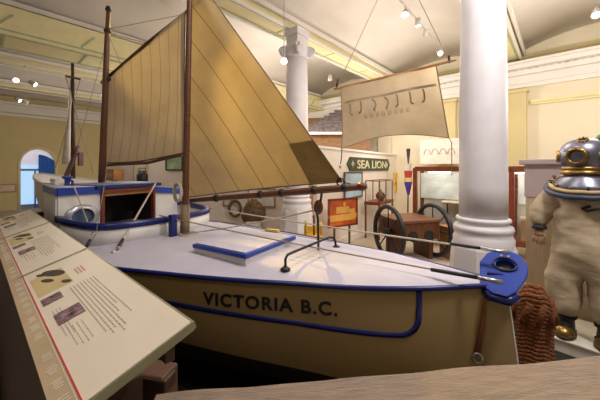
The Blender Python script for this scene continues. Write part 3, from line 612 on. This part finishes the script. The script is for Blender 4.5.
# net float bundle (brown fibrous)
fm=mat('brown_fibre',(.16,.10,.05),1,var=.5,scale=20,bump=1,bscale=40)
def blob(fn,n=20,k=14):
    m=MB()
    m.grid(lambda a,b:(lambda th,ph:Vector(fn(math.sin(ph)*math.cos(th),math.sin(ph)*math.sin(th),math.cos(ph))))(2*PI*a,PI*b),n,k); return m
def bundle(px,z,w,h,label,off=.35):
    def f(x,y,zz): 
        kk=1+.25*noise.noise(Vector((x,y,zz))*2.3+Vector((px,0,0))); return (x*w*kk*(1-.35*zz),y*.22*kk,zz*h*kk)
    p=qp(px,0,off); t=thing('net_bundle',label,'fishing net',(p.x,p.y,0)); ob('netting',(lambda m:(setattr(m,'v',[(a,b,c+z) for a,b,c in m.v]),m)[1])(blob(f)),fm,t)
    ob('stand',MB().box((0,0,(z-h*.8)/2),(.3,.25,z-h*.8)),white,t)
bundle(260,.80,.26,.28,'brown shaggy net bundle on a white block, left of the far column')
t=thing('rope_wreath','coiled dark rope ring hung on the display wall below the boom','rope coil',qp(237,.80,.10),QA)
ob('ring',MB().tube([(.16*math.cos(i*PI/12),0,.19*math.sin(i*PI/12)) for i in range(24)],.035,8,closed=True),fm,t)
t=thing('wall_shelf_box','tan wooden display box beyond the cabin hatch, under the smaller sail','box',qp(118,1.62,.2),QA)
ob('body',MB().box((0,0,0),(.5,.3,.30)),orangewood,t); ob('print',MB().box((0,-.155,-.03),(.36,.01,.12)),mat('grey_print',(.4,.33,.28),.6),t); ob('bracket',MB().box((0,.08,-.22),(.4,.14,.14)),white,t)
t=thing('black_lantern','black ship lantern standing on a white counter beyond the cabin','lantern',qp(157,1.246,.5))
ob('body',MB().lathe([(.13,0),(.13,.38),(.09,.42),(.05,.5)],14),black,t); ob('handle',MB().tube([(-.1,0,.42),(-.08,0,.55),(.08,0,.55),(.1,0,.42)],.012,6),black,t)
t=thing('display_counter','low white exhibit counter with tan top behind the yawl, below the green photograph','counter',qp(163,0,.5),QA)
ob('body',MB().box((0,0,.6),(.9,.35,1.2)),white,t); ob('top',MB().box((0,0,1.22),(1.0,.42,.05)),orangewood,t)
# yellow model stand with bottle
t=thing('yellow_stand','yellow wooden stand with posts on the floor left of the orange ship painting','stand',(.22,5.05,-.0))
m=MB(); m.box((0,0,.62),(.32,.25,.04)).box((0,.1,.70),(.30,.03,.15))
ob('tray',m,yellow,t,bevel=.01)
for x in(-.14,.14): ob('leg',MB().box((x,0,.30),(.04,.2,.60)),yellow,t)
for x,h_ in((-.12,.20),(.02,.3),(.14,.16)): ob('post',MB().lathe([(.02,.64),(.02,.64+h_),(.03,.65+h_),(.015,.70+h_)],10,Matrix.Translation((x,-.04,0))),[mat('bottle_brown',(.3,.1,.03),.3)] if x==.02 else yellow,t)
# hut behind the partition with shingle roof
t=thing('shingled_hut','log-walled hut with grey shingle roof showing above the white display wall','hut',(.15,9.4,0))
lw=mat('log_wall',(.28,.15,.07),.7,var=.3,scale=4,stretch=(1,1,8)); sh_=mat('cedar_shingle',(.22,.18,.19),.85,var=.45,scale=9)
ob('log_wall',MB().box((1.08,.6,1.45),(2.1,1.15,2.9)),lw,t)
for r_ in range(7):
    m=MB(); x=-.12+.2*r_
    while x<2.3:
        w_=random.uniform(.10,.2); m.box((x+w_/2,-.12+r_*.19,3.02+r_*.135),(w_-.012,.27,.035),Matrix.Rotation(R(30),3,'X')); x+=w_
    ob('shingle_course',m,sh_,t)
ob('eave_board',MB().box((1.08,-.22,2.9),(2.4,.05,.08)),white,t); ob('rafter',MB().box((1.08,.5,3.2),(2.2,1.3,.08),Matrix.Rotation(R(34),3,'X')),lw,t)
# cream pierced sign + wall niche left of near column
t=thing('wall_screen','cream wall sign with faint arched pattern, above the mahogany glass case','sign',bw(9.0,2.62,1.95),TH-PI/2)
ob('board',MB().box((0,0,.33),(1.15,.05,.72)),mat('screen_cream',(.82,.74,.66),.6),t)
m=MB()
for i in range(4): m.tube([(-.36+.22*i+.09*math.cos(a),-.03,.25+.16*math.sin(a)) for a in [j*PI/8 for j in range(9)]],.012,5)
ob('arch_pattern',m,mat('faint_pattern',(.55,.42,.38),.7),t)

# ---------------------------------------------------------------- mahogany glass case behind the near column
cs=thing('glass_case','tall mahogany framed glass display case behind the near column','display case',bw(7.3,0,0),TH)
def cb(c,d): return MB().box(c,d)
va,vb=.1,2.62   # along V
for v in(va,.73,vb):
    for u in(-.25,.25): ob('post',cb((u,v,.9),(.07,.09,1.8)),mahog,cs)
for u in(-.25,.25): ob('top_rail',cb((u,(va+vb)/2,1.78),(.07,vb-va,.11)),mahog,cs); ob('bottom_rail',cb((u,(va+vb)/2,.32),(.07,vb-va,.10)),mahog,cs)
ob('pane',cb((-.25,(va+vb)/2,1.05),(.008,vb-va-.05,1.4)),glass,cs)
ob('floor_board',cb((0,(va+vb)/2,.36),(.5,vb-va,.03)),mahog,cs)
ob('back_panel',cb((.24,(va+vb)/2,1.05),(.02,vb-va-.08,1.42)),mat('case_back',(.62,.58,.50),.7),cs)
tag(ob('harbour_print',cb((0,0,0),(.012,1.05,.62)),mat('harbour_print',(.74,.78,.76),.6,var=.15,scale=4),loc=bw(7.3+.21,2.12,1.36),rot=TH),'pale grey blue harbour print inside the glass case, left of the near column','picture')
tag(ob('harbour_print',cb((0,0,0),(.012,.5,.62)),mat('harbour_print2',(.76,.78,.76),.6,var=.15,scale=4),loc=bw(7.3+.21,.42,1.36),rot=TH),'pale grey harbour print inside the glass case, right of the near column','picture')
t=thing('model_table','small half-round table with a pale top inside the left half of the glass case','table',bw(7.3,1.75,.375),TH)
ob('tabletop',MB().lathe([(.22,.62),(.24,.64),(.22,.66)],20,sy=1.5),mat('table_cream',(.7,.6,.42),.5),t)
for v in(-.22,.22): ob('leg',MB().box((0,v,.31),(.03,.03,.62)),darkwood,t)
t=thing('ship_fitting','tan wooden box on the floor of the glass case, right of the near column','box',bw(7.3,.40,.375),TH)
ob('body',MB().box((0,0,.2),(.3,.4,.4)),orangewood,t,bevel=.01); ob('lid',MB().box((0,0,.42),(.33,.44,.04)),mat('table_cream',(0,0,0)),t)
for v_ in(2.1,.45):
    lamp('POINT',bw(7.16,v_,1.62),3,(1,.93,.82),size=.05); ob('added_case_light',cb((-.14,v_,1.70),(.05,.5,.03)),mat('added_case_glow',(1,.95,.85),.3,emit=3),cs)  # made-up strips and lamps, added to brighten the prints
# pennant on pole
t=thing('signal_pennant','furled black, red and purple pennant on a pole left of the mahogany glass case','flag',(3.12,8.40,0))
ob('pole',MB().tube([(0,0,0),(.02,0,2.35)],.02,8),darkwood,t)
cc=[((.02,.02,.03),1.92,2.36,.02,.055),((.60,.56,.52),1.72,1.92,.055,.09),((.45,.04,.03),1.52,1.72,.09,.11),((.62,.5,.2),1.40,1.52,.11,.11),((.07,.03,.28),1.02,1.40,.11,.03)]
for i,(c_,z0,z1,r0,r1) in enumerate(cc): ob('pennant_stripe',MB().grid(lambda a,b:(lambda r:Vector((.02+r*math.cos(2*PI*a)*(1+.2*math.sin(6*PI*a)),.5*r*math.sin(2*PI*a),z0+(z1-z0)*(1-b))))(r0+(r1-r0)*(1-b) if i<4 else r1+(r0-r1)*(1-b)),24,4),mat('pennant_%d'%i,c_,.8),t)
t=thing('yellow_sign','bright yellow wedge-shaped sign fixed near the far end of the display wall','sign',pp(4.9,1.2,.03),PA)
ob('board',MB().box((0,0,-.02),(.85,.03,.26)).box((-.30,0,.25),(.25,.03,.4)),yellow,t); ob('label_card',MB().box((.15,-.02,.32),(.45,.02,.2)),mat('label_grey',(.6,.58,.6),.6),t)
# table-top glass case in front of the display wall
t=thing('table_case','slim table display case of brown wood and glass beneath the SEA LION board','display case',pp(1.9,0,.35),PA)
for x in(0,.95):
    for y in(-.18,.18): ob('leg',MB().box((x,y,.45),(.04,.04,.90)),mahog,t)
ob('tray',MB().box((.475,0,.90),(1.0,.42,.08)),mahog,t)
m=MB()
for x in(0,.47,.95):
    for y in(-.18,.18): m.box((x,y,1.2),(.02,.02,.55))
for y in(-.18,.18): m.box((.475,y,1.47),(.97,.02,.02))
for x in(0,.95): m.box((x,0,1.47),(.02,.36,.02))
ob('glass_frame',m,mahog,t); ob('pane',MB().box((.475,-.18,1.2),(.93,.006,.52)),glass,t)
t=thing('carved_float','round brown carved float inside the slim table case','float',pp(2.45,.945,.35)); ob('body',MB().lathe([(.06,0),(.12,.06),(.13,.13),(.08,.2),(.03,.24)],14),brownwood,t); ob('cap',MB().lathe([(.03,.24),(.03,.28)],10),darkwood,t)

# ---------------------------------------------------------------- wheeled chest
def wheel(par,x):
    w_=ob('wheel',MB().tube([(x,.5*math.cos(a),.5+.0+.5*math.sin(a)) for a in [i*PI/24 for i in range(48)]],.045,8,closed=True),mat('wheel_black',(.02,.022,.03),.4),par)
    m=MB(); m.lathe([(.07,-.07),(.09,-.05),(.09,.05),(.07,.07)],14,Matrix.Translation((x,0,.5))@Matrix.Rotation(PI/2,4,'Y')); ob('hub',m,black,w_)
    for i in range(8):
        a=i*PI/4; ob('spoke',MB().tube([(x,.07*math.cos(a),.5+.07*math.sin(a)),(x,.48*math.cos(a),.5+.48*math.sin(a))],.013,6),black,w_)
t=thing('wheeled_chest','brown wooden chest carried between two large black spoked wheels','cart',(1.72,5.65,.045),R(15))
wheel(t,0); wheel(t,1.02)
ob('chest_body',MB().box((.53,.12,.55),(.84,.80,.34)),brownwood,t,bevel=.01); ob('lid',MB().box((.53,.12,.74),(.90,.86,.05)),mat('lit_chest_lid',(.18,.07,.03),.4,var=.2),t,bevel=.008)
ob('axle',MB().tube([(-.1,0,.5),(1.12,0,.5)],.03,8),black,t)
for x in(.35,.70): ob('arched_vent',MB().lathe([(.10,-.02),(.10,.02)],16,Matrix.Translation((x,-.28,.46))@Matrix.Rotation(PI/2,4,'X')),black,t)
for x in(.45,.6): ob('knob',MB().lathe([(.015,0),(.02,.02)],8,Matrix.Translation((x,-.28,.64))@Matrix.Rotation(PI/2,4,'X')),brass,t)
for x in(.2,.86): ob('leg',MB().box((x,.1,.19),(.08,.5,.46)),brownwood,t)
t=thing('orange_crate','small orange wooden crate between the wheeled chest and the near column','crate',(3.05,5.75,0),R(10))
ob('body',MB().box((0,0,.3),(.34,.4,.6)),orangewood,t); ob('lid',MB().box((0,0,.62),(.38,.44,.04)),orangewood,t)

# ---------------------------------------------------------------- brown rope bundle
t=thing('rope_bundle','tall coiled bundle of thick brown rope on the floor behind the pointed boat end','rope',(1.785,2.22,0))
m=MB(); pts=[]; n=30; T_=26
for i in range(n*T_):
    a=2*PI*i/n; f=i/(n*T_); z=.09+.76*f; r=.118*(1-.15*max(0,f-.55)/.45-.0)*(1+.07*math.sin(f*9))
    if f>.9: r*=1-(f-.9)*4
    pts.append((r*math.cos(a),r*math.sin(a)*.9,z+.075*math.cos(a+2.2)+.006*math.sin(7*a)))
m.tube(pts,.021,7); ob('coil',m,manila,t)
ob('inner_core',MB().lathe([(.105,0),(.105,.7),(.06,.84)],16),manila,t)
m=MB(); 
for j in range(9):
    a=j*.7; m.tube([(.135*math.cos(a),.13*math.sin(a),.64),(.11*math.cos(a+.4),.11*math.sin(a+.4),.79),(.03*math.cos(a),.03*math.sin(a),.88)],.026,8)
ob('top_strands',m,manila,t)
ob('loose_end',MB().tube([(.12,-.12,.06),(.2,-.12,.10),(.24,-.02,.04),(.22,.1,.03)],.026,8),manila,t)

# ---------------------------------------------------------------- plinth, cabinet and diver
DA=R(-48.6)
t=thing('diver_plinth','low white platform under the diving suit','plinth',(2.76,2.82,0),DA)
ob('body',MB().box((.40,.14,.065),(1.38,.62,.13)),plinthm,t,bevel=.004); ob('top_board',MB().box((.40,.14,.136),(1.42,.66,.012)),plinthm,t)
t=thing('mauve_cabinet','mauve topped cabinet with pale wooden side standing behind the diving suit','cabinet',(3.15,3.46,0),DA)
ob('body',MB().box((.15,.1,.72),(1.0,.4,1.44)),mat('pale_plank',(.48,.38,.26),.6,var=.12,scale=5,stretch=(6,6,1)),t); ob('upper_panel',MB().box((.15,.1,1.64),(1.02,.42,.40)),mauve,t); ob('top_slab',MB().box((.15,.1,1.875),(1.12,.52,.07)),mauve,t,bevel=.015)

dv=thing('diving_suit','standing canvas deep-sea diving suit with metal helmet, brass ports and brass-toed boots','diving suit',(2.76,2.82,.142),DA); dv.scale=(.98,.98,.963)
def skinned(name,joints,edges,m,par,sub=2,disp=.0,root=0):
    me=bpy.data.meshes.new(name); me.from_pydata([j[:3] for j in joints],edges,[]); me.materials.append(m)
    o=bpy.data.objects.new(name,me); COL.objects.link(o); o.parent=par
    k=o.modifiers.new('skin','SKIN'); k.use_smooth_shade=True
    sv=me.skin_vertices[0].data if me.skin_vertices else None
    if sv is None:
        bpy.context.view_layer.objects.active=o; sv=me.skin_vertices[0].data
    for i,j in enumerate(joints):
        r=j[3]; sv[i].radius=(r if isinstance(r,tuple) else (r,r)); sv[i].use_root=(i==root)
    s_=o.modifiers.new('sub','SUBSURF'); s_.levels=sub; s_.render_levels=sub
    if disp:
        tx=bpy.data.textures.new('creases','CLOUDS'); tx.noise_scale=.17; tx.noise_depth=2
        d_=o.modifiers.new('folds','DISPLACE'); d_.texture=tx; d_.strength=disp; d_.mid_level=.5; d_.texture_coords='LOCAL'
    return o
def ell(name,joints,m,par,n=28,disp=.02,seed=0): # stacked rings body: joints (x,y,z,rx,ry)
    mb=MB(); vs=[]
    N=len(joints)
    def at(f):
        i=min(N-2,int(f*(N-1))); u=f*(N-1)-i
        p=[joints[max(0,i-1)],joints[i],joints[i+1],joints[min(N-1,i+2)]]
        return [.5*((2*p[1][k])+(-p[0][k]+p[2][k])*u+(2*p[0][k]-5*p[1][k]+4*p[2][k]-p[3][k])*u*u+(-p[0][k]+3*p[1][k]-3*p[2][k]+p[3][k])*u**3) for k in range(5)]
    def f(a,b):
        x,y,z,rx,ry=at(b); th=2*PI*a
        q=Vector((math.cos(th),math.sin(th),z*3)); k=1
        c=Vector((x+rx*math.cos(th),y+ry*math.sin(th),z)); dn=noise.noise(c*7+Vector((seed,0,0)))+.5*noise.noise(Vector((c.x*8,c.y*8,c.z*22))+Vector((seed,3,0)))
        fold=math.sin(c.z*42+3*math.cos(th+seed)+4*noise.noise(c*4))*.35
        k=disp*(dn+fold); return Vector((c.x+k*math.cos(th),c.y+k*math.sin(th),c.z))
    mb.grid(f,n,N*7); return mb
# canvas suit: trunk, legs and arms grown as one surface
J=[(.01,0,.86,(.25,.20)),(0,.01,1.06,(.25,.19)),(-.0,.02,1.25,(.26,.19)),(-.0,.03,1.42,(.22,.165)),(0,.03,1.54,(.13,.13)),
   (-.13,.0,.70,(.165,.16)),(-.15,-.02,.48,(.165,.16)),(-.145,.0,.30,(.165,.16)),(-.135,.01,.20,(.10,.10)),
   (.15,.0,.70,(.165,.16)),(.175,-.03,.48,(.165,.16)),(.17,-.01,.30,(.165,.16)),(.16,.01,.20,(.10,.10)),
   (-.21,.03,1.45,(.13,.13)),(-.31,.03,1.29,(.125,.125)),(-.345,-.02,1.17,(.105,.10)),(-.335,-.07,1.085,(.06,.06)),
   (.21,.03,1.45,(.13,.13)),(.31,.03,1.29,(.125,.125)),(.345,-.02,1.17,(.105,.10)),(.335,-.07,1.085,(.06,.06))]
E_=[(0,1),(1,2),(2,3),(3,4),(0,5),(5,6),(6,7),(7,8),(0,9),(9,10),(10,11),(11,12),(3,13),(13,14),(14,15),(15,16),(3,17),(17,18),(18,19),(19,20)]
skinned('canvas_suit',J,E_,canvas,dv,3,.06)
def hand(hx,sg):
    hx0=hx; js=[(hx,-.07,1.08,.036),(hx+.0,-.085,1.03,(.048,.032)),(hx+sg*.002,-.10,.985,(.050,.028))]; ed=[(0,1),(1,2)]
    h=skinned('glove',js,ed,skin,dv,2)
    lens=[.068,.080,.075,.058]
    for i in range(4):
        ox=(-.030+.020*i)*sg; a=Vector((hx+ox*1.25,-.098,.985)); pts=[a,a+Vector((ox*.15,-.006,-lens[i]*.5)),a+Vector((ox*.2,.004,-lens[i]*.85)),a+Vector((ox*.2,.020,-lens[i]*1.15))]
        skinned('finger',[(*p,r) for p,r in zip(pts,(.0135,.0130,.012,.010))],[(0,1),(1,2),(2,3)],skin,h,2)
    a=Vector((hx-sg*.036,-.09,1.025)); skinned('thumb',[(*a,.012),(*(a+Vector((-sg*.020,-.018,-.022))),.011),(*(a+Vector((-sg*.024,-.026,-.052))),.009)],[(0,1),(1,2)],skin,h,2)
hand(-.335,-1); hand(.335,1)
for x in(-.335,.335): ob('wrist_cuff',MB().lathe([(.056,-.022),(.066,-.015),(.067,.015),(.056,.022)],18,Matrix.Translation((x,-.068,1.085))),black,dv)
# corselet, gasket, helmet
HX,HY=.0,.03
def ringpts(rx,ry,z,dip,n=36): return [(HX+rx*math.cos(a),HY-.02+ry*math.sin(a),z-dip*(.5-.5*math.sin(a))**1.0*1.0 - .02*abs(math.cos(a))) for a in [2*PI*i/n for i in range(n)]]
m=MB(); 
rings=[(.145,.13,1.66,0),(.175,.16,1.655,.03),(.225,.20,1.655,.11),(.25,.225,1.66,.17)]
rr=[ringpts(*r_) for r_ in rings]; n=36
m.add([p for r_ in rr for p in r_],[(i*n+j,i*n+(j+1)%n,(i+1)*n+(j+1)%n,(i+1)*n+j) for i in range(3) for j in range(n)],True); cor=ob('corselet',m,pewter,dv,solid=.01)
ob('rubber_gasket',MB().tube(ringpts(.285,.25,1.64,.20),.027,8,closed=True),rubber,dv)
ob('canvas_collar_band',MB().tube(ringpts(.252,.222,1.665,.175),.021,8,closed=True),mat('leather_band',(.45,.33,.17),.6),dv)
for i in range(12):
    a=2*PI*(i+.5)/12; p=ringpts(.25,.22,1.68,.175,36)[int(a/(2*PI)*36)]; m=MB().lathe([(.011,0),(.011,.035)],8,Matrix.Translation(p)); m.box((p[0],p[1],p[2]+.03),(.04,.01,.014),a); ob('wing_nut',m,[brass] if i%3 else darkwood,cor)
HM=Matrix.Translation((HX,HY,0))
hel=ob('helmet',MB().lathe([(.148,1.66),(.150,1.72),(.178,1.76),(.192,1.82),(.190,1.88),(.172,1.94),(.135,1.985),(.08,2.01),(.0,2.018)],36,HM,cap=False),pewter,dv)
ob('neck_ring',MB().lathe([(.14,1.655),(.172,1.66),(.178,1.675),(.172,1.69),(.16,1.695),(.17,1.705),(.176,1.72),(.166,1.735),(.15,1.74)],36,HM,cap=False),brass,hel)
def port(ang,el,r,name='port'):
    d_=Vector((math.sin(ang)*math.cos(el),-math.cos(ang)*math.cos(el),math.sin(el))); c_=Vector((HX,HY,1.84))+d_*.165
    M_=Matrix.Translation(c_)@d_.to_track_quat('Z','Y').to_matrix().to_4x4()
    o=ob(name,MB().lathe([(r*1.15,-.03),(r*1.22,.0),(r*1.22,.018),(r*1.1,.036),(r*.86,.042),(r*.78,.032),(r*.74,.008)],28,M_,cap=False),brass,hel)
    ob('port_glass',MB().lathe([(r*.80,.012),(0,.014)],24,M_,cap=False),mat('port_black',(.006,.006,.007),.25),o)
    m=MB()
    for k in range(8): a=k*PI/4; m.lathe([(.007,.03),(.007,.045)],6,M_@Matrix.Translation((r*1.02*math.cos(a),r*1.02*math.sin(a),0)))
    ob('bolt',m,brass,o)
    return o
port(-.22,-.02,.074,'front_port'); port(-1.5,.02,.055,'side_port'); port(.95,.0,.055,'side_port'); port(0,.95,.035,'top_port')
ob('air_elbow',MB().tube([(HX-.10,HY+.10,1.92),(HX-.13,HY+.14,1.94),(HX-.13,HY+.18,1.90)],.022,8),brass,hel); ob('air_elbow',MB().tube([(HX+.08,HY+.10,1.97),(HX+.10,HY+.12,2.04),(HX+.14,HY+.12,2.06)],.024,8),mat('verdigris',(.12,.22,.15),.5,.4),hel)
m=MB().tube([(.06,-.19,1.36),(.0,-.20,1.33),(.03,-.20,1.31),(.12,-.19,1.34),(.2,-.13,1.35)],.013,6); ob('knife_lanyard',m,black,dv)
# boots
for x,yy in((-.135,-.0),(.16,-.01)):
    bt=ob('boot',MB().grid(lambda a,b:(lambda th,f:Vector((x+(.075-.02*f*f)*math.cos(th),yy+.02-.02*(1-f)+(.11-.04*f)*math.sin(th),.03+.21*f)))(2*PI*a,b),24,8),leather,dv)
    ob('sole',(lambda m:m)(MB().lathe([(.085,0.0),(.09,.01),(.088,.035),(.08,.04)],24,Matrix.Translation((x,yy-.04,0)),sy=1.75)),darkwood,bt)
    ob('brass_toe',MB().grid(lambda a,b:(lambda th,ph:Vector((x+.084*math.cos(th)*math.cos(ph),yy-.085+ -.105*math.sin(th)*math.cos(ph),.035+.085*math.sin(ph))))(PI*a,PI/2*b),20,10),brass,bt)
    ob('ankle_strap',MB().tube([(x+.080*math.cos(i*PI/10),yy+.015+.092*math.sin(i*PI/10),.185+.006*math.sin(i)) for i in range(20)],.014,6,closed=True),black,bt)
    ob('instep_strap',MB().tube([(x-.08,yy-.02,.06),(x-.05,yy-.09,.12),(x,yy-.10,.135),(x+.05,yy-.09,.12),(x+.08,yy-.02,.06)],.010,6),black,bt)

# ---------------------------------------------------------------- track and spot lights
lampglow=mat('lamp_glow',(1,.9,.75),.3,emit=8); lampbody=mat('lamp_body',(.6,.58,.56),.4)
def spot(loc,target,power,label,ang=55,group='ceiling spotlights',drop=.12,lc=(1,.86,.66)):
    t=thing('spotlight',label,'spotlight',loc,0,group); d_=(Vector(target)-Vector(loc)).normalized(); q=d_.to_track_quat('Z','Y').to_matrix().to_4x4()
    ob('housing',MB().lathe([(.02,-.11),(.045,-.10),(.05,-.02),(.06,.04),(.055,.04),(.045,.0)],16,q,cap=False),lampbody,t)
    ob('lens',MB().lathe([(.052,.028),(0,.030)],16,q,cap=False),lampglow,t)
    ob('bracket',MB().tube([(0,0,.0),(0,0,drop)],.008,6),lampbody,t)
    if power: 
        l=lamp('SPOT',Vector(loc)+d_*.06,power,lc,target,.06,ang); l.name='spot_beam'
trk=[(1.66,4.3),(1.86,4.65),(2.06,5.0),(2.62,5.6)]
tg=[(.5,2.4,1.1),(2.3,5.6,.6),(2.6,8,1.6),(2.7,2.8,1.4)]
nm=['leftmost of the four spotlights on the track above the canvas banner','second spotlight from the left on the track above the banner','third spotlight from the left on the track above the banner','spotlight just above the right end of the banner spar']
import itertools
T0=Vector((1.60,4.3,4.62)); 
zz=[4.55,4.52,4.5,4.45]
def wp(px,py,dep):  # a point in the room seen at a place of the photograph, at a chosen real depth
    return Vector(((px-300)/290*dep,dep,1.8-(py-168)/290*dep))
sp=[wp(405,14,4.9),wp(418,24,5.3),wp(425,35,5.7),wp(440,53,6.5)]
powr=[0,90,110,0]
for p_,t_,n_,w_ in zip(sp,tg,nm,powr): spot(p_,t_,w_,n_)
a_,b_=sp[0],sp[3]; dr_=(b_-a_).normalized()
tag(ob('lighting_track',MB().tube([a_-dr_*.6+Vector((0,0,.14)),b_+dr_*.3+Vector((0,0,.14))],.016,6),lampbody),'pale lighting track holding four spotlights above the banner','lighting track')
for i,(px,py,dp,tt,w_,lb) in enumerate([(16,80,6.6,(-2.5,3,1.2),60,'left spotlight of the upper pair near the left edge of the ceiling'),(34,84,6.9,(-1.5,8,1),50,'right spotlight of the upper pair near the left edge of the ceiling'),
    (19,100,8.2,(-4,9,1),0,'left spotlight of the lower pair near the left edge'),(26,102,8.4,(-5,11,1),0,'right spotlight of the lower pair near the left edge'),
    (183,20,6.0,(-1.62,3.1,3.05),480,'spotlight glowing at the gap beside the mizzen mast top'),(183,108,9.5,(-3,7.6,1.4),120,'far spotlight low in the gap left of the mizzen mast'),
    (284,61,5.0,(-.15,2.4,2.3),330,'spotlight just left of the far column shaft'),(330,79,7.6,(1,9,1.5),0,'spotlight right of the far column, above the hut roof'),
    (596,14,4.6,(2.75,2.8,1.3),45,'spotlight at the upper right corner above the diving suit')]):
    spot(wp(px,py,dp),tt,w_,lb,drop=1.1 if px==284 else .12,ang={183:30,284:42}.get(px,55),lc=(1,.70,.18) if px in(183,284) else (1,.86,.66))
